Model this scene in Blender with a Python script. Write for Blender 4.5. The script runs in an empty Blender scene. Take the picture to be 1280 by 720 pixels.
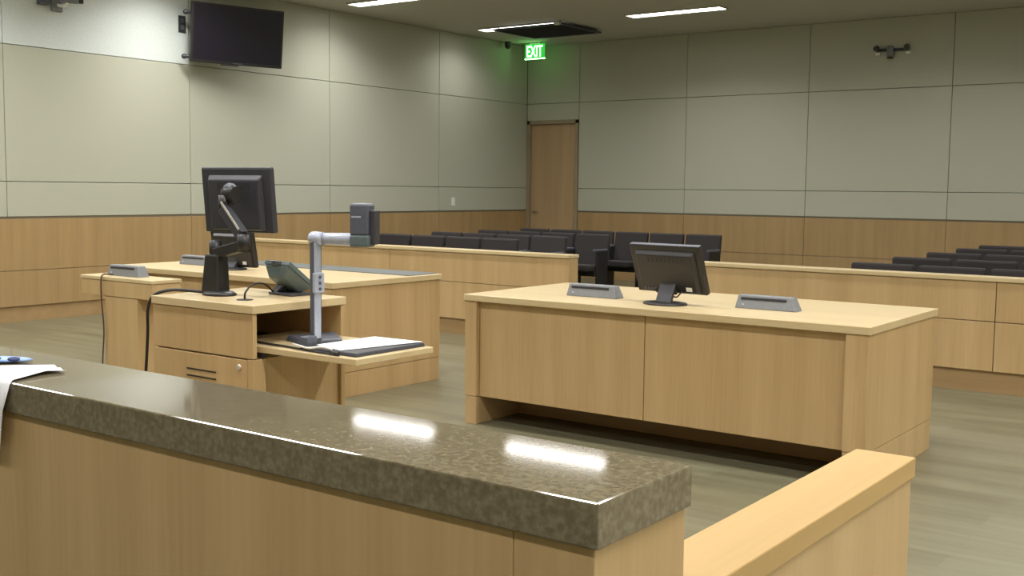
import bpy, bmesh, math, random
from mathutils import Matrix, Vector
random.seed(7)
S = bpy.context.scene
COL = S.collection
PI = math.pi

# ------------------------------------------------------------------ materials
def new_mat(name):
    m = bpy.data.materials.new(name); m.use_nodes = True
    nt = m.node_tree; b = nt.nodes['Principled BSDF']
    return m, nt, b

def plain(name, col, rough=.5, metal=0., spec=.5):
    m, nt, b = new_mat(name)
    tc = nt.nodes.new('ShaderNodeTexCoord'); n = nt.nodes.new('ShaderNodeTexNoise')
    n.inputs['Scale'].default_value = 60; n.inputs['Detail'].default_value = 3
    nt.links.new(tc.outputs['Object'], n.inputs['Vector'])
    r = nt.nodes.new('ShaderNodeValToRGB')
    r.color_ramp.elements[0].position = .3; r.color_ramp.elements[1].position = .7
    r.color_ramp.elements[0].color = (*[c*.93 for c in col], 1)
    r.color_ramp.elements[1].color = (*[min(1, c*1.06) for c in col], 1)
    nt.links.new(n.outputs['Fac'], r.inputs['Fac']); nt.links.new(r.outputs['Color'], b.inputs['Base Color'])
    b.inputs['Roughness'].default_value = rough; b.inputs['Metallic'].default_value = metal
    b.inputs['Specular IOR Level'].default_value = spec
    return m

def emit(name, col, strength):
    m, nt, b = new_mat(name)
    b.inputs['Base Color'].default_value = (*col, 1)
    b.inputs['Emission Color'].default_value = (*col, 1)
    b.inputs['Emission Strength'].default_value = strength
    return m

def wood(name, light, dark, axis='Z', rough=.38, coat=.0):
    m, nt, b = new_mat(name)
    N = nt.nodes.new; L = nt.links.new
    tc = N('ShaderNodeTexCoord')
    def stretched(fine, longs):
        mp = N('ShaderNodeMapping')
        s = [fine]*3; s['XYZ'.index(axis)] = longs
        mp.inputs['Scale'].default_value = s
        L(tc.outputs['Object'], mp.inputs['Vector']); return mp
    n1 = N('ShaderNodeTexNoise'); n1.inputs['Scale'].default_value = 1; n1.inputs['Detail'].default_value = 4
    L(stretched(90, 3).outputs['Vector'], n1.inputs['Vector'])
    n2 = N('ShaderNodeTexNoise'); n2.inputs['Scale'].default_value = 1; n2.inputs['Detail'].default_value = 2
    L(stretched(9, .35).outputs['Vector'], n2.inputs['Vector'])
    mx = N('ShaderNodeMix'); mx.inputs['Factor'].default_value = .62
    L(n1.outputs['Fac'], mx.inputs['A']); L(n2.outputs['Fac'], mx.inputs['B'])
    r = N('ShaderNodeValToRGB')
    r.color_ramp.elements[0].position = .32; r.color_ramp.elements[1].position = .68
    r.color_ramp.elements[0].color = (*dark, 1); r.color_ramp.elements[1].color = (*light, 1)
    L(mx.outputs['Result'], r.inputs['Fac']); L(r.outputs['Color'], b.inputs['Base Color'])
    b.inputs['Roughness'].default_value = rough
    b.inputs['Coat Weight'].default_value = coat; b.inputs['Coat Roughness'].default_value = .25
    return m

def fabric(name, c, rough=.95):
    m, nt, b = new_mat(name)
    N = nt.nodes.new; L = nt.links.new
    tc = N('ShaderNodeTexCoord')
    n = N('ShaderNodeTexNoise'); n.inputs['Scale'].default_value = 220; n.inputs['Detail'].default_value = 4
    L(tc.outputs['Object'], n.inputs['Vector'])
    r = N('ShaderNodeValToRGB')
    r.color_ramp.elements[0].color = (*[x*.82 for x in c], 1); r.color_ramp.elements[1].color = (*[x*1.16 for x in c], 1)
    L(n.outputs['Fac'], r.inputs['Fac']); L(r.outputs['Color'], b.inputs['Base Color'])
    bp = N('ShaderNodeBump'); bp.inputs['Strength'].default_value = .15; bp.inputs['Distance'].default_value = .002
    L(n.outputs['Fac'], bp.inputs['Height']); L(bp.outputs['Normal'], b.inputs['Normal'])
    b.inputs['Roughness'].default_value = rough; b.inputs['Specular IOR Level'].default_value = .2
    return m

def floor_mat():
    m, nt, b = new_mat('plank_floor')
    N = nt.nodes.new; L = nt.links.new
    tc = N('ShaderNodeTexCoord')
    mp = N('ShaderNodeMapping'); mp.inputs['Scale'].default_value = (1.1, 13, 1)
    L(tc.outputs['Object'], mp.inputs['Vector'])
    n1 = N('ShaderNodeTexNoise'); n1.inputs['Scale'].default_value = 1; n1.inputs['Detail'].default_value = 5
    L(mp.outputs['Vector'], n1.inputs['Vector'])
    br = N('ShaderNodeTexBrick'); br.inputs['Scale'].default_value = 1
    br.inputs['Brick Width'].default_value = 1.22; br.inputs['Row Height'].default_value = .16
    br.inputs['Mortar Size'].default_value = .0015
    br.inputs['Color1'].default_value = (.36, .36, .36, 1); br.inputs['Color2'].default_value = (.62, .62, .62, 1)
    br.inputs['Mortar'].default_value = (.3, .3, .3, 1)
    L(tc.outputs['Object'], br.inputs['Vector'])
    mx = N('ShaderNodeMix'); mx.data_type = 'RGBA'; mx.inputs[0].default_value = .42
    L(n1.outputs['Fac'], mx.inputs[6]); L(br.outputs['Color'], mx.inputs[7])
    r = N('ShaderNodeValToRGB')
    r.color_ramp.elements[0].position = .33; r.color_ramp.elements[1].position = .66
    r.color_ramp.elements[0].color = FLOOR_D; r.color_ramp.elements[1].color = FLOOR_L
    L(mx.outputs[2], r.inputs['Fac']); L(r.outputs['Color'], b.inputs['Base Color'])
    b.inputs['Roughness'].default_value = .34
    return m

def granite():
    m, nt, b = new_mat('polished_granite')
    N = nt.nodes.new; L = nt.links.new
    tc = N('ShaderNodeTexCoord')
    n = N('ShaderNodeTexNoise'); n.inputs['Scale'].default_value = 110; n.inputs['Detail'].default_value = 6
    v = N('ShaderNodeTexVoronoi'); v.inputs['Scale'].default_value = 120
    L(tc.outputs['Object'], n.inputs['Vector']); L(tc.outputs['Object'], v.inputs['Vector'])
    r = N('ShaderNodeValToRGB'); e = r.color_ramp.elements
    e[0].position = .34; e[0].color = (.142, .114, .068, 1); e[1].position = .68; e[1].color = (.235, .200, .125, 1)
    k = e.new(.5); k.color = (.182, .150, .092, 1)
    L(n.outputs['Fac'], r.inputs['Fac'])
    r2 = N('ShaderNodeValToRGB'); r2.color_ramp.elements[0].position = .0; r2.color_ramp.elements[1].position = .13
    r2.color_ramp.elements[0].color = (1, 1, 1, 1); r2.color_ramp.elements[1].color = (0, 0, 0, 1)
    L(v.outputs['Distance'], r2.inputs['Fac'])
    mx = N('ShaderNodeMix'); mx.data_type = 'RGBA'
    ml = N('ShaderNodeMath'); ml.operation = 'MULTIPLY'; ml.inputs[1].default_value = .3
    L(r2.outputs['Color'], ml.inputs[0]); L(ml.outputs[0], mx.inputs[0])
    L(r.outputs['Color'], mx.inputs[6]); mx.inputs[7].default_value = (.34, .29, .21, 1)
    L(mx.outputs[2], b.inputs['Base Color'])
    b.inputs['Roughness'].default_value = .06
    b.inputs['IOR'].default_value = 1.7
    return m

FLOOR_D = (.114, .102, .060, 1); FLOOR_L = (.200, .190, .118, 1)
WL, WD = (.57, .395, .196), (.46, .307, .138)
M = {}
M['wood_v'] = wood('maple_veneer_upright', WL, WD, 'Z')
M['wood_x'] = wood('maple_veneer_lengthwise_sheen', (.65, .52, .30), (.57, .435, .235), 'X', .3)  # for tops: glare off the gloss is put into a paler veneer colour
M['wood_y'] = wood('maple_veneer_crosswise', (.52, .345, .138), (.455, .295, .11), 'Y', .4)
M['wood_wall'] = wood('maple_wall_veneer', (.41, .275, .125), (.32, .208, .088), 'Z', .45)
M['wood_base'] = wood('maple_base_board', (.40, .265, .12), (.32, .205, .09), 'X', .5)
M['wood_door'] = wood('maple_door_veneer', (.47, .325, .175), (.39, .265, .135), 'Z', .45)
M['frame'] = plain('bronze_door_frame', (.30, .24, .15), .5)
M['fabric'] = fabric('olive_grey_wall_fabric', (.455, .458, .365))
M['white'] = plain('white_wall_paint', (.61, .655, .62), .7)
M['seam'] = plain('dark_panel_seam', (.19, .185, .14), .9)
M['rail_dark'] = plain('dark_wall_trim', (.14, .11, .065), .6)
M['ceil'] = plain('ceiling_paint', (.47, .465, .39), .9)
M['floor'] = floor_mat()
M['granite'] = granite()
M['black'] = plain('black_plastic', (.018, .017, .017), .38)
M['black_soft'] = plain('matte_black_plastic', (.03, .028, .027), .6)
M['charcoal'] = plain('charcoal_plastic', (.042, .042, .050), .42)
M['screen'] = plain('dark_screen_glass', (.012, .010, .018), .22)
M['grey'] = plain('grey_blue_plastic', (.20, .21, .225), .45)
M['slate'] = plain('slate_grey_plastic', (.088, .095, .12), .45)
M['teal'] = plain('blue_grey_plastic', (.10, .135, .14), .38)
M['silver'] = plain('silver_metal', (.43, .46, .55), .4, .25)
M['bright'] = plain('bright_aluminium', (.75, .74, .70), .3, .6)
M['seat'] = fabric('charcoal_seat_fabric', (.045, .040, .040), .9)
M['seat_dark'] = plain('black_seat_frame', (.015, .014, .014), .5)
M['paper'] = plain('white_paper', (.86, .87, .88), .7)
M['blue'] = plain('light_blue_plastic', (.30, .45, .85), .4)
M['navy'] = plain('dark_blue_print', (.03, .05, .16), .5)
M['mat'] = plain('grey_desk_mat', (.115, .13, .135), .35)
M['cord'] = plain('black_rubber_cord', (.02, .017, .016), .5)
M['cord_brown'] = plain('brown_cord', (.10, .055, .03), .5)
M['white_plastic'] = plain('white_plastic', (.80, .80, .74), .4)
LCOL = (1.0, .985, .965)
M['glow'] = emit('light_diffuser', LCOL, 15)
M['glow_dim'] = emit('dimmed_light_diffuser', LCOL, 8)
M['exit_glow'] = emit('green_exit_letters', (.34, 1.0, .34), 9.0)
M['exit_panel'] = emit('green_exit_panel', (.03, .42, .05), 1.2)

# ------------------------------------------------------------------ mesh helpers
def box(bm, x0, x1, y0, y1, z0, z1, bevel=.003, mi=0, mat=None):
    vs = [bm.verts.new((x, y, z)) for x in (x0, x1) for y in (y0, y1) for z in (z0, z1)]
    idx = [(0, 1, 3, 2), (4, 6, 7, 5), (0, 4, 5, 1), (2, 3, 7, 6), (0, 2, 6, 4), (1, 5, 7, 3)]
    fs = [bm.faces.new([vs[i] for i in f]) for f in idx]
    for f in fs: f.material_index = mi
    if bevel:
        bevel = min(bevel, .3*min(abs(x1-x0), abs(y1-y0), abs(z1-z0)))
        es = list({e for f in fs for e in f.edges})
        r = bmesh.ops.bevel(bm, geom=es, offset=bevel, segments=2, affect='EDGES', profile=.5, material=-1)
        vs = list({v for f in r['faces'] for v in f.verts} | {v for v in vs if v.is_valid})
    if mat is not None:
        for v in vs: v.co = mat @ v.co
    return vs

def hexa(bm, pts, bevel=.003, mi=0):
    """8 points: bottom ring of four, then the top ring of four (same order)"""
    vs = [bm.verts.new(p) for p in pts]
    idx = [(3, 2, 1, 0), (4, 5, 6, 7), (0, 1, 5, 4), (1, 2, 6, 5), (2, 3, 7, 6), (3, 0, 4, 7)]
    fs = [bm.faces.new([vs[i] for i in f]) for f in idx]
    for f in fs: f.material_index = mi
    if bevel:
        es = list({e for f in fs for e in f.edges})
        bmesh.ops.bevel(bm, geom=es, offset=bevel, segments=2, affect='EDGES', profile=.5, material=-1)

def lathe(bm, prof, seg=28, sx=1., sy=1., cx=0., cy=0., mi=0, mat=None):
    rings = []
    for r, z in prof:
        ring = [bm.verts.new((cx+sx*r*math.cos(2*PI*k/seg), cy+sy*r*math.sin(2*PI*k/seg), z)) for k in range(seg)]
        rings.append(ring)
    for a, b in zip(rings, rings[1:]):
        for k in range(seg):
            f = bm.faces.new((a[k], a[(k+1) % seg], b[(k+1) % seg], b[k])); f.material_index = mi; f.smooth = True
    for ring, rev in ((rings[0], True), (rings[-1], False)):
        f = bm.faces.new(list(reversed(ring)) if rev else ring); f.material_index = mi
    if mat is not None:
        for ring in rings:
            for v in ring: v.co = mat @ v.co

def tube(bm, pts, r, seg=8, mi=0, radii=None):
    pts = [Vector(p) for p in pts]
    # Catmull-Rom smoothing
    sm = []
    n = len(pts)
    if n > 2:
        for i in range(n-1):
            p0 = pts[max(i-1, 0)]; p1 = pts[i]; p2 = pts[i+1]; p3 = pts[min(i+2, n-1)]
            for k in range(6):
                t = k/6
                sm.append(.5*((2*p1)+(-p0+p2)*t+(2*p0-5*p1+4*p2-p3)*t*t+(-p0+3*p1-3*p2+p3)*t**3))
        sm.append(pts[-1])
    else: sm = pts
    rings = []
    for i, p in enumerate(sm):
        d = (sm[min(i+1, len(sm)-1)]-sm[max(i-1, 0)]).normalized()
        a = d.orthogonal() if i == 0 else (pa - d*pa.dot(d))
        a.normalize(); pa = a.copy(); b = d.cross(a)
        rr = r if radii is None else radii[0]+(radii[1]-radii[0])*i/(len(sm)-1)
        rings.append([bm.verts.new(p+rr*(a*math.cos(2*PI*k/seg)+b*math.sin(2*PI*k/seg))) for k in range(seg)])
    for A, B in zip(rings, rings[1:]):
        for k in range(seg):
            f = bm.faces.new((A[k], A[(k+1) % seg], B[(k+1) % seg], B[k])); f.smooth = True; f.material_index = mi
    bm.faces.new(list(reversed(rings[0]))).material_index = mi; bm.faces.new(rings[-1]).material_index = mi

def obj(name, bm, mats, parent=None, loc=(0, 0, 0), label=None):
    me = bpy.data.meshes.new(name)
    bmesh.ops.recalc_face_normals(bm, faces=bm.faces[:])
    bm.to_mesh(me); bm.free()
    for m in (mats if isinstance(mats, (list, tuple)) else [mats]): me.materials.append(M[m])
    o = bpy.data.objects.new(name, me); COL.objects.link(o); o.location = loc
    if parent is not None: o.parent = parent
    if label: o['label'] = label
    return o

def B(): return bmesh.new()

def boxobj(name, dims, mats, parent=None, bevel=.003, label=None):
    bm = B(); box(bm, *dims, bevel=bevel); return obj(name, bm, mats, parent, label=label)

def thing(name, label, cat, loc=(0, 0, 0), rotz=0., group=None):
    o = bpy.data.objects.new(name, None); COL.objects.link(o)
    o.empty_display_size = .1
    o.location = loc; o.rotation_euler = (0, 0, rotz)
    o['label'] = label; o['category'] = cat
    if group: o['group'] = group
    return o

def tag(o, label, cat, group=None):
    o['label'] = label; o['category'] = cat
    if group: o['group'] = group
    return o

def struct(o, label=None):
    o['kind'] = 'structure'
    if label: o['label'] = label
    return o

def dup(root, loc, rotz=0., label=None, group=None):
    r = root.copy(); COL.objects.link(r); r.location = loc; r.rotation_euler = (0, 0, rotz)
    if label: r['label'] = label
    if group: r['group'] = group
    for ch in list(root.children):
        c = ch.copy(); COL.objects.link(c); c.parent = r
        for g in list(ch.children):
            d = g.copy(); COL.objects.link(d); d.parent = c
    return r

# ------------------------------------------------------------------ the room
RX, FY, H = 16.2, -17.5, 3.545       # right wall x, front wall y, ceiling height
Z1, Z2, ZW = 2.659, 1.358, 1.018     # fabric seams and wainscot top

struct(boxobj('floor', (-.1, RX+.1, FY-.1, .1, -.1, 0), 'floor', bevel=0))
struct(boxobj('ceiling', (-.1, RX+.1, FY-.1, .1, H, H+.1), 'ceil', bevel=0))

def panel_wall(name, plane, cells, extra=(), mats=('seam', 'fabric', 'white')):
    """backing plus individual fabric panels with real gaps; plane 'x' = left wall, 'y' = back wall"""
    bm = B(); g = .003
    for (a0, a1, z0, z1, mi) in cells:
        a0, a1, z0, z1 = a0+g, a1-g, z0+g, z1-g
        if plane == 'x': box(bm, -.03, 0, a0, a1, z0, z1, .004, mi)
        else: box(bm, a0, a1, 0, .03, z0, z1, .004, mi)
    for e in extra: box(bm, *e, bevel=0, mi=0)
    return struct(obj(name, bm, mats))

ys = [0, -2.137, -4.273, -6.41, -8.547, -10.683, -12.82, -14.957, -17.5]
cells = []
for a, b in zip(ys, ys[1:]):
    for z0, z1 in ((ZW, Z2), (Z2, Z1), (Z1, H)):
        cells.append((b, a, z0, z1, 2 if (z0 == Z1 and a <= -6.4) else 1))
panel_wall('wall_left', 'x', cells, [(-.1, -.03, FY, 0, 0, H)])
xs = [.965, 2.771, 4.569, 6.396, 8.22, 10.04, 11.86, 13.68, RX]
cells = [(0, .965, 2.40, Z1, 1), (0, .965, Z1, H, 1)]
for a, b in zip(xs, xs[1:]):
    for z0, z1 in ((ZW, Z2), (Z2, Z1), (Z1, H)): cells.append((a, b, z0, z1, 1))
panel_wall('wall_back', 'y', cells, [(0, RX, .09, .16, 0, H)])
cells = []
for a, b in zip(ys, ys[1:]): cells.append((b, a, 0, H, 0))
struct(boxobj('wall_right', (RX, RX+.1, FY, 0, 0, H), 'fabric', bevel=0))
struct(boxobj('wall_front', (-.1, RX+.1, FY-.1, FY, 0, H), 'fabric', bevel=0))

# wainscot: panels with seams, thin dark top reveal, recessed base
def wainscot(name, plane, breaks, skip=None):
    bm = B(); g = .0025
    for a, b in zip(breaks, breaks[1:]):
        lo, hi = min(a, b)+g, max(a, b)-g
        for z0, z1 in ((.149+g, .497-g), (.497+g, .998)):
            if plane == 'x': box(bm, -.028, .004, lo, hi, z0, z1, .002, 0)
            else: box(bm, lo, hi, -.004, .028, z0, z1, .002, 0)
        if plane == 'x': box(bm, -.028, -.002, lo-g, hi+g, .998, ZW, 0, 1)
        else: box(bm, lo-g, hi+g, .002, .028, .998, ZW, 0, 1)
    return struct(obj(name, bm, ('wood_wall', 'rail_dark')))
wainscot('trim_1', 'x', [0, -2.137, -4.273, -6.41, -9.6, -12.82, -17.5])
wainscot('trim_2', 'y', [.965, 2.771, 4.569, 6.396, 8.22, 10.04, 11.86, 13.68, RX])
struct(boxobj('baseboard_left', (-.03, -.012, FY, 0, 0, .149), 'wood_base', bevel=.001))
struct(boxobj('baseboard_back', (.965, RX, .012, .03, 0, .149), 'wood_base', bevel=.001))

# door in the corner
d = bpy.data.objects.new('door_1', None); COL.objects.link(d); d.location = (.48, 0, 0)
struct(d, 'plain wooden door in the far corner under the exit sign')
bm = B()
box(bm, -.477, -.415, -.012, .09, 0, 2.40, .003); box(bm, .425, .48, -.012, .09, 0, 2.40, .003)
box(bm, -.477, .48, -.012, .09, 2.345, 2.40, .003)
obj('door_frame', bm, 'frame', d)
leaf = boxobj('door_leaf', (-.412, .422, .035, .08, .006, 2.342), 'wood_door', d)
bm = B()
lathe(bm, [(.026, 0), (.026, .008), (.012, .012), (.012, .05)], 16, mat=Matrix.Translation((-.35, .035, 1.0)) @ Matrix.Rotation(PI/2, 4, 'X'))
box(bm, -.36, -.25, -.025, -.012, .99, 1.01, .004)
obj('door_handle', bm, 'frame', leaf)
bm = B()
for z in (.25, 1.2, 2.1): box(bm, .405, .428, .022, .036, z-.05, z+.05, .003)
obj('hinge', bm, 'frame', leaf)

# ------------------------------------------------------------------ ceiling lights
def light_fixture(x, y, label, dim=False, boost=1.0):
    t = thing('ceiling_light', label, 'ceiling light', (x, y, H), 0, 'linear lights in the ceiling')
    w, l = .10, 1.28
    bm = B()
    box(bm, 0, l, -w-.02, -w, -.02, 0, .003); box(bm, 0, l, w, w+.02, -.02, 0, .003)
    box(bm, -.02, 0, -w-.02, w+.02, -.02, 0, .003); box(bm, l, l+.02, -w-.02, w+.02, -.02, 0, .003)
    obj('frame', bm, 'ceil', t)
    boxobj('diffuser', (0, l, -w, w, -.012, -.002), 'glow_dim' if dim else 'glow', t, 0)
    la = bpy.data.lights.new('lamp', 'AREA'); la.shape = 'RECTANGLE'; la.size = l; la.size_y = 2*w
    la.color = LCOL; la.energy = AREA_W*(.55 if dim else 1.0)*boost; la.spread = math.radians(145)
    lo_ = bpy.data.objects.new('lamp', la); COL.objects.link(lo_); lo_.parent = t; lo_.location = (l/2, 0, -.016)
    return t
AREA_W = 30.0
LX = [.55, 2.92, 5.30, 7.67, 10.04, 12.41, 14.3]
LY = [-1.87, -4.40, -6.95, -9.50, -12.05, -14.6]
colw = ['along the left wall', 'second column from the left wall', 'middle column', 'fourth column from the left wall', 'fifth column from the left wall', 'sixth column from the left wall', 'last column before the right wall']
roww = ['row nearest the back wall', 'row over the gallery seats', 'row over the gallery rail', 'row over the counsel tables', 'row over the evidence cabinet', 'row behind the granite counter']
for j, y in enumerate(LY):
    for i, x in enumerate(LX):
        if j == 0 and i == 0: lb = 'bright ceiling light half hidden by the dark hanging panel near the exit sign'
        elif j == 0 and i == 1: lb = 'long bright ceiling light above the back wall right of the dark hanging panel'
        elif j == 1 and i == 0: lb = 'bright ceiling light cut by the top edge, right of the wall television'
        else: lb = 'bright linear ceiling light, %s, %s' % (roww[j], colw[i])
        light_fixture(x+(.34 if (i == 2 and j == 0) else 0), y, lb, dim=(i >= 2 and j <= 2), boost=(.58 if j == 5 else 1.8 if i >= 5 and j >= 3 else 1.3 if i == 0 and j >= 2 else 1.0))

# dark louvred panel hanging just under the ceiling
t = thing('hanging_panel', 'dark louvred panel hanging under the ceiling in front of the corner light', 'ceiling panel', (1.42, -1.537, 3.500))
bm = B()
box(bm, -.56, .56, -.50, -.47, -.012, .012, .003); box(bm, -.56, .56, .47, .50, -.012, .012, .003)
box(bm, -.56, -.53, -.47, .47, -.012, .012, .003); box(bm, .53, .56, -.47, .47, -.012, .012, .003)
obj('frame', bm, 'charcoal', t)
bm = B()
for k in range(18):
    y = -.45+k*.053
    box(bm, -.53, .53, y-.02, y+.02, -.003, .003, 0, mat=Matrix.Translation((0, y, 0)) @ Matrix.Rotation(.35, 4, 'X') @ Matrix.Translation((0, -y, 0)))
box(bm, -.53, .53, -.47, .47, .006, .010, 0)
obj('louvre', bm, 'black_soft', t)
for sx in (-.5, .5):
    for sy in (-.44, .44): boxobj('hanger', (sx-.008, sx+.008, sy-.008, sy+.008, .012, H-3.500), 'charcoal', t, .001)
bm = B(); box(bm, .48, .56, -.56, -.50, -.02, .02, .006); obj('corner_bracket', bm, 'bright', t)

# ------------------------------------------------------------------ exit sign
t = thing('exit_sign', 'glowing green exit sign hanging from the ceiling above the corner door', 'exit sign', (.415, -.40, H))
boxobj('canopy', (-.09, .09, -.03, .03, -.025, 0), 'white_plastic', t)
boxobj('panel', (-.18, .18, -.006, .006, -.245, -.025), 'exit_panel', t, .002)
boxobj('edge_strip', (-.182, .182, -.009, .009, -.252, -.238), 'exit_glow', t, .002)
cu = bpy.data.curves.new('exit_text', 'FONT'); cu.body = 'EXIT'; cu.size = .225; cu.extrude = .0015; cu.offset = .0005
cu.align_x = 'CENTER'; cu.align_y = 'CENTER'
to = bpy.data.objects.new('exit_text', cu); COL.objects.link(to)
bpy.context.view_layer.update()
me = bpy.data.meshes.new_from_object(to.evaluated_get(bpy.context.evaluated_depsgraph_get()))
bpy.data.objects.remove(to); bpy.data.curves.remove(cu)
xsv = [v.co.x for v in me.vertices]; ysv = [v.co.y for v in me.vertices]
sx = .285/(max(xsv)-min(xsv)); sy = .165/(max(ysv)-min(ysv)); mxx = (max(xsv)+min(xsv))/2; myy = (max(ysv)+min(ysv))/2
for v in me.vertices: v.co = (( v.co.x-mxx)*sx, -.0085-v.co.z, -.133+(v.co.y-myy)*sy)
me.materials.clear(); me.materials.append(M['exit_glow'])
lo = bpy.data.objects.new('letters', me); COL.objects.link(lo); lo.parent = t

# ------------------------------------------------------------------ television on the left wall
t = thing('television', 'black wall television tilted out from the left wall near the ceiling', 'television', (.35, -6.02, 2.994))
R_tv = Matrix.Rotation(1.30, 4, 'Z') @ Matrix.Rotation(.126, 4, 'X')
def tvbox(bm, *a, **k): return box(bm, *a, mat=R_tv, **k)
bm = B(); tvbox(bm, -.54, .54, -.02, .03, -.32, .32, bevel=.006); tvbox(bm, -.38, .38, .03, .065, -.22, .2, bevel=.01)
ho = obj('housing', bm, 'black', t)
bm = B(); tvbox(bm, -.515, .515, -.0215, -.0195, -.285, .298, bevel=0); obj('screen', bm, 'screen', ho)
bm = B(); tvbox(bm, -.05, .06, -.0225, -.0195, -.309, -.299, bevel=0); obj('badge', bm, 'slate', ho, label='small grey badge on the lower bezel')
bm = B(); tvbox(bm, -.18, .02, -.012, .02, -.335, -.322, bevel=.003); obj('speaker_bar', bm, 'black_soft', ho)
bm = B()
box(bm, -.35, -.325, -.12, .12, -.15, .25, .003)
tube(bm, [(-.325, 0, .16), (-.18, -.10, .13), (-.04, .02, .06)], .022)
tube(bm, [(-.325, 0, -.06), (-.18, -.10, -.05), (-.04, .02, -.04)], .022)
obj('wall_mount', bm, 'black_soft', t)
for z, zz in ((.2, .02), (-.27, .0)):
    bm = B()
    p = R_tv @ Vector((-.5, .035, z)); q = R_tv @ Vector((-.585, .05, z+.0))
    tube(bm, [p, (p+q)/2+Vector((0, 0, .004)), q], .02)
    bmesh.ops.create_uvsphere(bm, u_segments=10, v_segments=8, radius=.028, matrix=Matrix.Translation(q))
    obj('side_knob', bm, 'charcoal', t)
# wall plates and cameras up there
t = thing('wall_plate', 'small black twin socket plate on the wall left of the television', 'wall plate', (0, -6.50, 3.09))
boxobj('plate', (0, .012, -.045, .045, -.09, .09), 'black_soft', t)
boxobj('socket', (.012, .018, -.022, .022, .015, .06), 'slate', t); boxobj('socket', (.012, .018, -.022, .022, -.06, -.015), 'slate', t)
t = thing('wall_speaker', 'small grey box fixed high on the white wall at the left edge', 'speaker', (0, -8.14, 3.17))
boxobj('box', (0, .06, -.055, .055, -.10, .10), 'slate', t, .008)
bm = B()
for k in range(6): box(bm, .058, .064, -.04, .04, -.075+k*.027, -.062+k*.027, .001)
obj('grille', bm, 'charcoal', t)
t = thing('security_camera', 'white security camera with black lens on the white wall at upper left', 'security camera', (0, -7.98, 3.11))
boxobj('mount_plate', (0, .03, -.07, .05, -.085, .05), 'grey', t, .01)
bm = B(); tube(bm, [(.02, 0, -.02), (.10, .02, -.03), (.13, .04, 0)], .018); obj('arm', bm, 'white_plastic', t)
bm = B(); MA = Matrix.Translation((.13, .05, .03)) @ Matrix.Rotation(-.5, 4, 'Z') @ Matrix.Rotation(-PI/2, 4, 'X')
lathe(bm, [(.028, -.08), (.038, -.07), (.038, .08), (.034, .09)], 18, mat=MA); obj('body', bm, 'grey', t)
bm = B(); lathe(bm, [(.034, .088), (.034, .13), (.026, .135)], 18, mat=MA); obj('lens', bm, 'black', t)
t = thing('dome_camera', 'tiny black camera in the ceiling corner left of the exit sign', 'security camera', (.10, -.66, H))
bm = B(); lathe(bm, [(.045, 0), (.05, -.02), (.05, -.05)], 18); obj('base', bm, 'charcoal', t)
bm = B(); lathe(bm, [(.05, -.045), (.047, -.075), (.03, -.10), (.008, -.108)], 18); obj('dome', bm, 'black', t)
# emergency lamp on the back wall
t = thing('emergency_light', 'grey twin head emergency lamp high on the back wall at right', 'emergency light', (5.64, 0, 3.12))
bm = B(); box(bm, -.19, .22, -.03, .001, .0, .035, .008); obj('bar', bm, 'charcoal', t)
bm = B(); lathe(bm, [(.034, -.075), (.042, -.06), (.042, .05), (.03, .065)], 20, cy=-.06); obj('center_body', bm, 'grey', t)
bm = B(); lathe(bm, [(.03, -.095), (.038, -.085), (.038, -.074)], 20, cy=-.06); obj('lens', bm, 'black', t)
for sx in (-.17, .21):
    bm = B(); MA = Matrix.Translation((sx, -.07, .045)) @ Matrix.Rotation(PI/2+.35, 4, 'X')
    lathe(bm, [(.025, -.02), (.034, 0), (.034, .035), (.026, .04)], 18, mat=MA); lh = obj('lamp_head', bm, 'charcoal', t)
    boxobj('bracket', (sx-.03, sx+.03, -.03, -.0, -.04, -.012), 'white_plastic', t)
t = thing('light_switch', 'small white switch plate on the left wall above the gallery seats', 'light switch', (0, -1.82, 1.15))
boxobj('plate', (0, .008, -.04, .04, -.06, .06), 'white_plastic', t)
boxobj('rocker', (.008, .014, -.016, .016, -.03, .03), 'white_plastic', t)

# ------------------------------------------------------------------ gallery rails
def rail(name, x0, x1, seams, label):
    t = thing(name, label, 'gallery rail', (x0, -6.41, 0))
    L_ = x1-x0; g = .0025
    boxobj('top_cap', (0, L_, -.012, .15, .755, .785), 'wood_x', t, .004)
    br = [0]+[s-x0 for s in seams]+[L_]
    for a, b in zip(br, br[1:]):
        boxobj('panel', (a+g, b-g, 0, .138, .487, .753), 'wood_v', t, .002)
        boxobj('panel', (a+g, b-g, 0, .138, .149, .482), 'wood_v', t, .002)
    boxobj('kick_base', (.01, L_-.01, .022, .12, 0, .149), 'wood_base', t, .001)
    return t
rail('gallery_rail', .75, 5.04, [2.98], 'low wooden gallery rail behind the left counsel table, left of the gap')
rail('gallery_rail', 6.23, RX, [8.45, 10.8], 'low wooden gallery rail behind the right counsel table, right of the gap')

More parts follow.
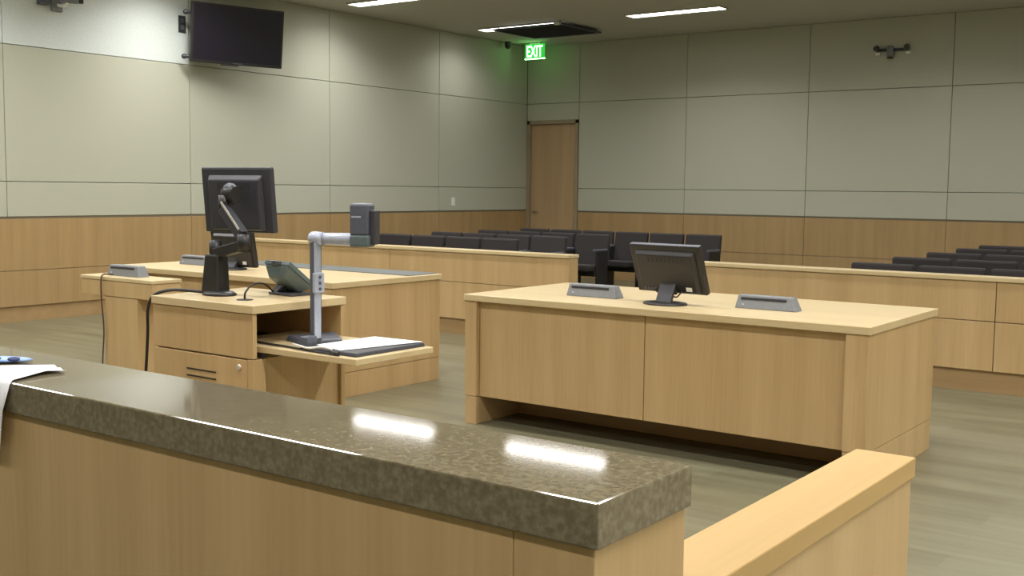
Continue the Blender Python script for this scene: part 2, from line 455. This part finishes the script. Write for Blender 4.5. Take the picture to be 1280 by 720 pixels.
# ------------------------------------------------------------------ gallery seats
def make_seat():
    t = thing('theatre_chair', 'charcoal upholstered gallery chair', 'theatre chair', (0, 0, 0))
    bm = B()
    hexa(bm, [(-.236, -.06, .40), (.236, -.06, .40), (.236, .02, .40), (-.236, .02, .40),
              (-.240, .0, .80), (.240, .0, .80), (.238, .065, .80), (-.238, .065, .80)], .018)
    obj('backrest', bm, 'seat', t)
    bm = B()
    hexa(bm, [(-.215, -.46, .37), (.215, -.46, .37), (.215, -.04, .35), (-.215, -.04, .35),
              (-.22, -.47, .45), (.22, -.47, .45), (.22, -.04, .43), (-.22, -.04, .43)], .02)
    obj('seat_cushion', bm, 'seat', t)
    for sx in (-.238, .238):
        boxobj('armrest', (sx-.014, sx+.014, -.34, -.03, .60, .63), 'slate', t, .008)
        boxobj('leg', (sx-.012, sx+.012, -.27, -.03, .0, .60), 'seat_dark', t, .004)
    bm = B(); box(bm, -.225, .225, -.28, -.02, .30, .36, .01); obj('seat_pan', bm, 'seat_dark', t)
    return t
seat0 = make_seat(); used = [False]
def place_seat(x, y, label, group):
    if not used[0]:
        used[0] = True; seat0.location = (x, y, 0); seat0['label'] = label; seat0['group'] = group
    else: dup(seat0, (x, y, 0), 0, label, group)
ordn = ['nearest the left wall', 'second from the left wall', 'third from the left wall', 'fourth from the left wall', 'fifth from the left wall', 'sixth from the left wall, at the aisle']
rown = ['front', 'second', 'third', 'back']
for j, (y, n) in enumerate(((-4.60, 4), (-3.65, 4), (-2.70, 4), (-1.75, 6))):
    for i in range(n):
        place_seat(1.13+.26+.513*i, y, 'charcoal gallery chair, %s row of left block, %s' % (rown[j], ordn[i]), 'gallery chairs in the left block')
rown = ['front', 'second', 'third', 'fourth', 'back']
ord2 = ['at the centre aisle', 'second from the centre aisle', 'third from the centre aisle']
for j, (y, n) in enumerate(((-5.76, 3), (-4.75, 3), (-3.75, 2), (-2.75, 2), (-1.85, 2))):
    for i in range(n):
        place_seat(7.21+.26+.513*i, y, 'charcoal gallery chair, %s row of right block, %s' % (rown[j], ord2[i]), 'gallery chairs in the right block')

# ------------------------------------------------------------------ counsel tables
def make_table():
    t = thing('counsel_table', '', 'table', (7.44, -8.86, 0))
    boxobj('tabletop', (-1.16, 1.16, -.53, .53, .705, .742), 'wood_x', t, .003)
    g = .002
    boxobj('front_panel', (-1.073+g, -.006-g, -.49, -.465, .160, .703), 'wood_v', t, .002)
    boxobj('front_panel', (-.006+g, 1.043-g, -.49, -.465, .160, .703), 'wood_v', t, .002)
    for a, b in ((-1.155, -1.074), (1.044, 1.15)):
        e = boxobj('end_panel', (a, b, -.52, .515, .162, .704), 'wood_v', t, .002)
        boxobj('foot', (a+.002, b-.002, -.517, .512, 0, .159), 'wood_v', t, .002)
    boxobj('light_block_panel', (-1.072, 1.042, -.10, -.08, .0, .703), 'wood_base', t, .002)  # unseen, added to block light from behind and darken the foot gap
    return t
table0 = make_table()
table0['label'] = 'wide light wood counsel table at right with monitor and two grey boxes'
table0['group'] = 'counsel tables'
dup(table0, (4.08, -8.86, 0), 0, 'light wood counsel table at left behind the evidence cabinet, grey mat on top', 'counsel tables')
TT = .742
tag(boxobj('desk_mat', (3.02, 5.20, -8.64, -8.345, TT, TT+.006), 'mat'), 'long grey desk mat along the back edge of the left counsel table', 'desk mat')

def make_box():
    t = thing('connection_box', '', 'connection box')
    w, d_, h = .165, .085, .068
    bm = B()
    hexa(bm, [(-w, -d_/2, 0), (w, -d_/2, 0), (w, d_/2, 0), (-w, d_/2, 0),
              (-w+.012, -d_/2+.016, h), (w-.028, -d_/2+.016, h), (w-.028, d_/2-.01, h), (-w+.012, d_/2-.01, h)], .004)
    obj('housing', bm, 'grey', t)
    a = math.atan2(.016, h)
    mt = Matrix.Translation((0, -d_/2, 0)) @ Matrix.Rotation(-a, 4, 'X')
    bm = B(); box(bm, -w+.03, w-.055, -.0035, .004, .046, .059, .002, mat=mt); obj('slot', bm, 'black', t, label='dark slot along the front face')
    bm = B(); box(bm, -w+.038, -w+.050, -.003, .003, .016, .025, .001, mat=mt); obj('button', bm, 'silver', t)
    return t
cb = make_box(); GB = 'grey connection boxes'
cb.location = (6.925, -9.02, TT); cb['group'] = GB
cb['label'] = 'grey wedge box with dark slot left of the monitor on the right counsel table'
dup(cb, (7.94, -8.985, TT), 0, 'grey wedge box with dark slot right of the monitor on the right counsel table', GB)
dup(cb, (3.33, -8.93, TT), 0, 'grey wedge box on the left counsel table behind the raised monitor', GB)

def monitor_panel(parent, w, h, mtx, bulge=(.40, .40), label=True, shade='black'):
    bm = B()
    box(bm, -w/2, w/2, -.012, .018, -h/2, h/2, .005, mat=mtx)
    bx, bz = w*bulge[0], h*bulge[1]
    vs0 = [v for v in bm.verts]
    pts = [(-bx, -.034, -bz-.01), (bx, -.034, -bz-.01), (bx+.012, -.010, -bz-.02), (-bx-.012, -.010, -bz-.02),
           (-bx, -.034, bz-.02), (bx, -.034, bz-.02), (bx+.012, -.010, bz), (-bx-.012, -.010, bz)]
    hexa(bm, [mtx @ Vector(p) for p in pts], .005)
    ho = obj('housing', bm, shade, parent)
    bm = B(); box(bm, -w/2+.012, w/2-.012, .0175, .0195, -h/2+.014, h/2-.012, 0, mat=mtx); obj('screen', bm, 'screen', ho)
    bm = B()
    for k in range(9): box(bm, -bx*.6+k*bx*.15, -bx*.6+k*bx*.15+.008, -.0355, -.033, bz*.45, bz*.7, 0, mat=mtx)
    obj('vent', bm, 'black_soft', ho)
    bm = B(); box(bm, -w/2+.002, w/2-.002, -.010, .014, h/2-.0015, h/2+.0015, 0, mat=mtx); obj('top_edge', bm, 'slate', ho, label='pale grey top edge')
    return ho

def make_monitor(loc, rotz, label, tilt, w, h, zc):
    t = thing('monitor', label, 'monitor', loc, rotz, 'computer monitors')
    mt = Matrix.Translation((0, 0.0, zc)) @ Matrix.Rotation(tilt, 4, 'X')
    ho = monitor_panel(t, w, h, mt, (.40, .40))
    bm = B(); box(bm, w*.25, w*.25+.035, -.0365, -.033, -h*.40, -h*.40+.022, 0, mat=mt); obj('sticker', bm, 'white_plastic', ho, label='small white sticker at lower right')
    bm = B()
    for k in range(4): box(bm, -w*.36+k*.022, -w*.36+k*.022+.014, -.0365, -.033, -h*.41, -h*.41+.014, 0, mat=mt)
    obj('port', bm, 'slate', ho)
    bm = B()
    yb = -.038 - .0
    hexa(bm, [(-.046, -.055, .012), (.046, -.055, .012), (.046, -.028, .012), (-.046, -.028, .012),
              (-.05, .00, zc-.06), (.05, .00, zc-.06), (.05, .012, zc-.06), (-.05, .012, zc-.06)], .004)
    box(bm, -.045, .045, -.042, -.025, -h*.5+.005, -h*.5+.07, .004, mat=mt)
    obj('stand_neck', bm, 'charcoal', t)
    bm = B(); lathe(bm, [(.122, 0), (.124, .006), (.116, .012), (.03, .02)], 36, sx=1.0, sy=.8, cy=-.03); obj('stand_base', bm, 'black', t)
    bm = B()
    tube(bm, [mt @ Vector((-.07, -.03, -h*.42)), (-.07, -.02, .07), (-.035, -.0, .045), (0, .01, .05)], .004, 6)
    tube(bm, [mt @ Vector((.08, -.03, -h*.42)), (.085, -.02, .06), (.05, -.0, .04), (0, .012, .045)], .004, 6)
    obj('cable', bm, 'cord', t)
    return t
make_monitor((7.425, -9.09, TT), -.10, 'black monitor seen from behind on the right counsel table', .37, .435, .272, .187)
make_monitor((3.885, -9.04, TT), .10, 'black monitor seen from behind on the left counsel table', .17, .405, .275, .153)

# ------------------------------------------------------------------ narrow stand left of the cabinet
t = thing('side_stand', 'narrow wooden pedestal stand with deep apron left of the evidence cabinet', 'stand', (4.125, -10.07, 0))
boxobj('top', (-.375, .375, -.11, .11, .738, .760), 'wood_x', t, .003)
boxobj('apron', (-.370, .370, -.105, .105, .640, .737), 'wood_v', t, .002)
boxobj('leg_panel', (-.130, .215, -.10, .09, 0, .638), 'wood_v', t, .002)
cb4 = dup(cb, (4.075, -10.05, .760), 0, 'grey wedge box on the narrow stand left of the evidence cabinet', GB)
bm = B()
tube(bm, [(4.0, -10.108, .768), (4.0, -10.18, .772), (4.0, -10.195, .72), (3.995, -10.19, .60), (4.005, -10.185, .42), (3.985, -10.185, .22), (3.98, -10.19, .02), (3.97, -10.21, .006)], .005, 6)
tag(obj('power_cord', bm, 'cord_brown'), 'thin brown cord hanging down the front of the narrow stand', 'cord')

# ------------------------------------------------------------------ evidence cabinet
CX, CY = 6.75, -11.275
t = thing('evidence_cabinet', 'light wood cabinet with open side bay and pulled out shelf, left foreground', 'cabinet', (CX, CY, 0))
LT = .90
YB = .168
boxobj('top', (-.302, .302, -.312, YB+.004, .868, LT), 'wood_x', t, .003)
boxobj('front_panel', (-.298, .296, -.306, -.286, .700, .866), 'wood_v', t, .002)
dr = boxobj('drawer', (-.298, .262, -.306, -.286, .10, .694), 'wood_v', t, .002)
bm = B()
for z in (.630, .603): box(bm, -.09, .085, -.3075, -.3045, z-.003, z+.003, 0)
obj('groove', bm, 'cord', dr, label='two dark horizontal slots')
bm = B(); lathe(bm, [(.011, 0), (.011, .005), (.007, .007)], 16, mat=Matrix.Translation((.22, -.305, .664)) @ Matrix.Rotation(PI/2, 4, 'X')); obj('lock', bm, 'bright', dr, label='small round lock')
boxobj('stile', (.264, .298, -.306, -.245, .10, .697), 'wood_v', t, .002)
boxobj('side_panel', (.262, .284, -.244, YB-.024, .10, .697), 'wood_v', t, .002)
boxobj('left_panel', (-.298, -.278, -.285, YB-.023, .10, .866), 'wood_v', t, .002)
boxobj('back_panel', (-.298, .298, YB-.022, YB, .10, .866), 'wood_v', t, .002)
boxobj('bay_floor', (-.277, .261, -.285, YB-.024, .680, .699), 'wood_x', t, .002)
boxobj('plinth', (-.28, .27, -.28, YB-.03, 0, .099), 'wood_base', t, .002)
SZ = .745
boxobj('pull_out_shelf', (.05, .785, -.268, YB-.026, SZ-.024, SZ), 'wood_x', t, .003)
bm = B(); lathe(bm, [(.032, 0), (.032, .002), (.018, .003)], 20, cx=.110, cy=-.185); gob = obj('grommet', bm, 'black_soft', t, (0, 0, LT))
boxobj('runner', (-.20, .30, -.262, -.24, .700, SZ-.025), 'black_soft', t, .002); boxobj('runner', (-.20, .30, YB-.05, YB-.028, .700, SZ-.025), 'black_soft', t, .002)

# touch panel on a small stand
t = thing('touch_panel', 'small blue grey touch panel on a stand on the cabinet top', 'touch panel', (6.82, -11.20, LT+.0005), -.10)
mt = Matrix.Translation((0, .005, .080)) @ Matrix.Rotation(.90, 4, 'X')
bm = B()
hexa(bm, [mt @ Vector(p) for p in [(-.05, -.05, -.055), (.05, -.05, -.055), (.08, -.004, -.078), (-.08, -.004, -.078),
                                   (-.05, -.05, .045), (.05, -.05, .045), (.08, -.004, .078), (-.08, -.004, .078)]], .008)
box(bm, -.082, .082, -.005, .014, -.08, .08, .004, mat=mt)
ho = obj('housing', bm, 'teal', t)
bm = B(); box(bm, -.072, .072, .0135, .0155, -.068, .068, 0, mat=mt); obj('screen', bm, 'screen', ho)
bm = B(); box(bm, -.03, .03, -.006, .008, .079, .082, 0, mat=mt); obj('slot', bm, 'black', ho)
bm = B()
hexa(bm, [(-.055, -.045, .010), (-.020, -.045, .010), (-.020, .01, .010), (-.055, .01, .010),
          (-.045, -.02, .048), (.01, -.02, .048), (.01, .02, .048), (-.045, .02, .048)], .005)
obj('neck', bm, 'slate', t)
bm = B(); box(bm, -.06, .085, -.055, .05, 0, .011, .004); obj('base', bm, 'charcoal', t)
bm = B()
tube(bm, [(6.86, -11.46, LT+.004), (6.86, -11.455, LT+.03), (6.84, -11.40, LT+.055), (6.81, -11.32, LT+.05), (6.785, -11.25, LT+.014)], .004, 6)
tag(obj('panel_cable', bm, 'cord'), 'short black cable looping from the cabinet grommet to the touch panel', 'cable')

# monitor arm with the raised monitor
AX, AY = 6.617, -11.40
t = thing('monitor_mount', 'black monitor arm with silver edge standing on the cabinet top', 'monitor mount', (AX, AY, LT))
bm = B(); lathe(bm, [(.075, 0), (.078, .006), (.06, .016), (.03, .02)], 30, cx=.02, sy=.8); obj('foot', bm, 'black', t)
bm = B()
hexa(bm, [(-.055, -.035, .008), (.045, -.035, .008), (.045, .035, .008), (-.055, .035, .008),
          (-.034, -.03, .165), (.042, -.03, .165), (.042, .03, .165), (-.034, .03, .165)], .008)
obj('post', bm, 'black', t)
def link(bm, a, b, w, h):
    a, b = Vector(a), Vector(b); d_ = (b-a); L_ = d_.length
    q = d_.to_track_quat('X', 'Z').to_matrix().to_4x4()
    box(bm, 0, L_, -w/2, w/2, -h/2, h/2, .006, mat=Matrix.Translation(a) @ q)
bm = B(); link(bm, (-.005, 0, .165), (.175, .0, .205), .05, .042); lathe(bm, [(.026, .15), (.026, .22)], 18, cx=.0); lathe(bm, [(.026, .18), (.026, .25)], 18, cx=.17); obj('lower_arm', bm, 'black', t)
bm = B(); link(bm, (.168, -.005, .245), (.058, -.005, .350), .038, .045); ua = obj('upper_arm', bm, 'charcoal', t)
bm = B(); link(bm, (.172, -.026, .268), (.066, -.026, .374), .004, .010); obj('edge_strip', bm, 'bright', ua, label='bright silver edge')
bm = B(); lathe(bm, [(.022, .33), (.022, .40)], 18, cx=.055, cy=0); link(bm, (.05, 0, .39), (.075, .055, .405), .035, .07)
lathe(bm, [(.030, -.03), (.034, -.02), (.034, .02), (.03, .03)], 20, mat=Matrix.Translation((.075, .02, .405)) @ Matrix.Rotation(PI/2, 4, 'Y'))
obj('tilt_head', bm, 'black', t)
bm = B(); bmesh.ops.create_uvsphere(bm, u_segments=16, v_segments=10, radius=.03, matrix=Matrix.Translation((.07, .018, .425)) @ Matrix.Diagonal((1.1, .8, .8, 1)))
for f in bm.faces: f.smooth = True
obj('joint_cap', bm, 'slate', t)
t = thing('monitor', 'dark grey monitor seen from behind, raised on the cabinet arm', 'monitor', (6.630, -11.29, 1.150), .20, 'computer monitors')
mt = Matrix.Translation((0, 0, .130)) @ Matrix.Rotation(.10, 4, 'X')
monitor_panel(t, .345, .262, mt, (.36, .40), shade='charcoal')

# document camera on the pulled out shelf
DX, DY = 7.20, -11.40
t = thing('document_camera', 'grey document camera with tall column and overhead arm on the pulled out shelf', 'document camera', (DX, DY, SZ))
bm = B(); hexa(bm, [(-.215, .03, 0), (-.02, -.045, 0), (.03, .10, 0), (-.14, .235, 0), (-.20, .035, .022), (-.015, -.035, .022), (.022, .10, .022), (-.135, .225, .022)], .006); obj('base', bm, 'slate', t)
bm = B(); box(bm, -.012, .028, -.085, -.03, 0, .045, .006); obj('base_block', bm, 'slate', t)
bm = B(); box(bm, -.022, .0, -.022, .020, .018, .405, .004); co = obj('column', bm, 'slate', t)
bm = B(); box(bm, -.001, .003, -.020, .012, .03, .40, .0015); obj('front_strip', bm, 'silver', co, label='pale silver strip on the column')
bm = B(); box(bm, -.003, .010, -.026, .024, .20, .275, .003); ct = obj('control_block', bm, 'silver', co)
bm = B()
for k in range(3): lathe(bm, [(.006, 0), (.006, .004)], 12, mat=Matrix.Translation((.009, .0, .215+k*.022)) @ Matrix.Rotation(PI/2, 4, 'Y'))
obj('button', bm, 'slate', ct)
RA = Matrix.Translation((-.010, .0, .402)) @ Matrix.Rotation(.35, 4, 'Z')
bm = B()
lathe(bm, [(.018, -.025), (.024, -.018), (.026, 0), (.024, .03)], 20, mat=RA @ Matrix.Rotation(PI/2, 4, 'Y') @ Matrix.Translation((0, 0, .0)))
lathe(bm, [(.021, .02), (.022, .06), (.023, .16), (.020, .17)], 20, mat=RA @ Matrix.Rotation(PI/2, 4, 'Y'))
obj('arm', bm, 'silver', t)
bm = B(); box(bm, .148, .226, -.034, .034, -.026, .018, .008, mat=RA); obj('arm_end', bm, 'teal', t)
bm = B(); box(bm, .150, .222, -.033, .033, .016, .128, .006, mat=RA); he = obj('camera_head', bm, 'slate', t)
bm = B(); box(bm, .158, .195, -.0345, -.032, .080, .086, 0, mat=RA); obj('badge', bm, 'silver', he, label='pale strip on the head')
bm = B(); box(bm, .156, .216, -.028, .028, .1265, .132, .002, mat=RA); obj('top_plate', bm, 'silver', he)
bm = B(); box(bm, .220, .245, -.018, .03, -.018, .108, .006, mat=RA); obj('lens_cover', bm, 'charcoal', he)
bm = B()
hexa(bm, [(7.245, -11.512, SZ), (7.505, -11.512, SZ), (7.505, -11.142, SZ), (7.245, -11.142, SZ),
          (7.25, -11.507, SZ+.014), (7.50, -11.507, SZ+.014), (7.50, -11.147, SZ+.014), (7.25, -11.147, SZ+.014)], .003)
tag(obj('stage_plate', bm, 'charcoal'), 'dark flat plate under the white sheet on the pulled out shelf', 'stage plate')
bm = B()
n = 10
def pz(x, y): return SZ+.0152+.002*math.sin(9*x)*math.sin(7*y)
quad = [(7.248, -11.455), (7.415, -11.500), (7.498, -11.150), (7.248, -11.150)]
gv = []
for i in range(n+1):
    row = []
    for j in range(n+1):
        u, v = i/n, j/n
        a = [quad[0][k]*(1-u)+quad[1][k]*u for k in (0, 1)]; b_ = [quad[3][k]*(1-u)+quad[2][k]*u for k in (0, 1)]
        x, y = [a[k]*(1-v)+b_[k]*v for k in (0, 1)]
        row.append(bm.verts.new((x, y, SZ+.0152+.002*u*v)))
    gv.append(row)
for i in range(n):
    for j in range(n): bm.faces.new((gv[i][j], gv[i+1][j], gv[i+1][j+1], gv[i][j+1]))
r = bmesh.ops.extrude_face_region(bm, geom=bm.faces[:])
for v in [g for g in r['geom'] if isinstance(g, bmesh.types.BMVert)]: v.co.z += .0008
tag(obj('paper_sheet', bm, 'paper'), 'white sheet lying on the dark plate under the document camera', 'paper')
bm = B()
tube(bm, [(6.90, -11.48, SZ+.005), (7.05, -11.50, SZ+.005), (7.15, -11.505, SZ+.005), (7.28, -11.523, SZ+.005), (7.40, -11.530, SZ+.005)], .0045, 6)
tube(bm, [(7.40, -11.530, SZ+.0085), (7.44, -11.533, SZ+.0085)], .008, 8)
tag(obj('video_cable', bm, 'cord'), 'black cable with plug along the front of the pulled out shelf', 'cable')
bm = B()
tube(bm, [(7.16, -11.490, SZ+.014), (7.22, -11.515, SZ+.016), (7.28, -11.525, SZ+.014), (7.34, -11.518, SZ+.022), (7.40, -11.527, SZ+.021)], .0045, 6)
tag(obj('white_cable', bm, 'white_plastic'), 'short white cable curled on the front of the pulled out shelf', 'cable')
# black power cable from the cabinet top down between stand and cabinet
bm = B()
tube(bm, [(6.56, -11.40, LT+.005), (6.52, -11.44, LT+.012), (6.46, -11.50, LT+.016), (6.41, -11.545, LT-.005), (6.39, -11.56, LT-.06), (6.385, -11.56, .74), (6.37, -11.56, .60), (6.345, -11.56, .42), (6.335, -11.56, .2), (6.33, -11.55, .006)], .0065, 8)
tag(obj('power_cord', bm, 'cord'), 'black cable running off the cabinet top and down its left side', 'cord')

# ------------------------------------------------------------------ foreground counter
t = thing('counter_base', 'light wood counter front under the granite slab in the foreground', 'counter', (8.0, -13.13, 0))
boxobj('front_panel', (-2.0, 1.4545, -.121, .095, .0, .934), 'wood_v', t, .002)
boxobj('corner_post', (1.455, 1.568, -.121, .098, .0, .934), 'wood_v', t, .002)
tag(boxobj('granite_slab', (5.98, 9.576, -13.258, -13.03, .935, .989), 'granite', None, .003), 'polished brown granite slab along the top of the foreground counter', 'countertop')
t = thing('ramp_wall', 'low wooden wall with pale cap at lower right beyond the granite counter', 'low wall', (9.50, -12.5, 0))
boxobj('cap', (-.062, .062, -.515, .495, .760, .801), 'wood_y', t, .003)
boxobj('panel', (-.05, .056, -.515, .487, .0, .758), 'wood_v', t, .002)

# paper draped over the counter edge
K = .989
Lp = [(8.258, -13.109, K+.002), (8.19, -13.178, K+.002), (8.10, -13.252, K+.002), (8.10, -13.2605, K-.004), (8.09, -13.268, K-.05), (8.085, -13.268, K-.122)]
Rp = [(8.35, -13.140, K+.004), (8.336, -13.17, K+.006), (8.366, -13.252, K+.003), (8.371, -13.2605, K-.003), (8.362, -13.27, K-.05), (8.346, -13.268, K-.122)]
bm = B(); n = 12; rows = []
for a, b_ in zip(Lp, Rp):
    a, b_ = Vector(a), Vector(b_)
    rows.append([bm.verts.new(a.lerp(b_, i/n)+Vector((0, 0, .0015*math.sin(i*1.1)))) for i in range(n+1)])
for A, Bq in zip(rows, rows[1:]):
    for i in range(n): bm.faces.new((A[i], A[i+1], Bq[i+1], Bq[i])).smooth = True
bmesh.ops.recalc_face_normals(bm, faces=bm.faces[:])
r = bmesh.ops.extrude_face_region(bm, geom=bm.faces[:])
for v in [g for g in r['geom'] if isinstance(g, bmesh.types.BMVert)]: v.co += Vector((0, -.0004, .0006))
tag(obj('paper_sheet', bm, 'paper'), 'white paper draped over the granite counter edge at the left', 'paper')
t = thing('plastic_packet', 'light blue plastic packet lying beside the white paper on the granite', 'packet', (8.135, -13.150, K), .72)
bm = B(); lathe(bm, [(.02, .0005), (.5, .001), (.86, .003), (1.0, .005), (.86, .008), (.5, .0105), (.02, .011)], 32, sx=.066, sy=.026); obj('pouch', bm, 'blue', t)
for x in (.0, .035):
    bm = B(); lathe(bm, [(.011, -.0), (.012, .002), (.006, .004)], 14, sx=1.0, sy=.6, mat=Matrix.Translation((x, -.017, .0075)) @ Matrix.Rotation(.5, 4, 'X'))
    obj('print', bm, 'navy', t, label='dark blue mark')

# ------------------------------------------------------------------ world, camera, view
w = bpy.data.worlds.new('World'); S.world = w; w.use_nodes = True
w.node_tree.nodes['Background'].inputs['Color'].default_value = (.5, .5, .45, 1)
w.node_tree.nodes['Background'].inputs['Strength'].default_value = 0.0

cam = bpy.data.cameras.new('camera'); co = bpy.data.objects.new('camera', cam); COL.objects.link(co)
cam.sensor_width = 36; cam.lens = 36*1388.93/1280; cam.clip_start = .05
rt = Vector((0.80609, 0.59169194, 0.01093425)); up = Vector((-0.06112833, 0.06487196, 0.99601956)); fw = Vector((-0.58862742, 0.8035498, -0.08846178))
co.matrix_world = Matrix(((rt.x, up.x, -fw.x, 10.21), (rt.y, up.y, -fw.y, -14.29), (rt.z, up.z, -fw.z, 1.336), (0, 0, 0, 1)))
S.camera = co
vs = S.view_settings
vs.view_transform = 'Standard'; vs.look = 'None'; vs.gamma = 1; vs.use_curve_mapping = False
vs.exposure = EXPOSURE = 0.0
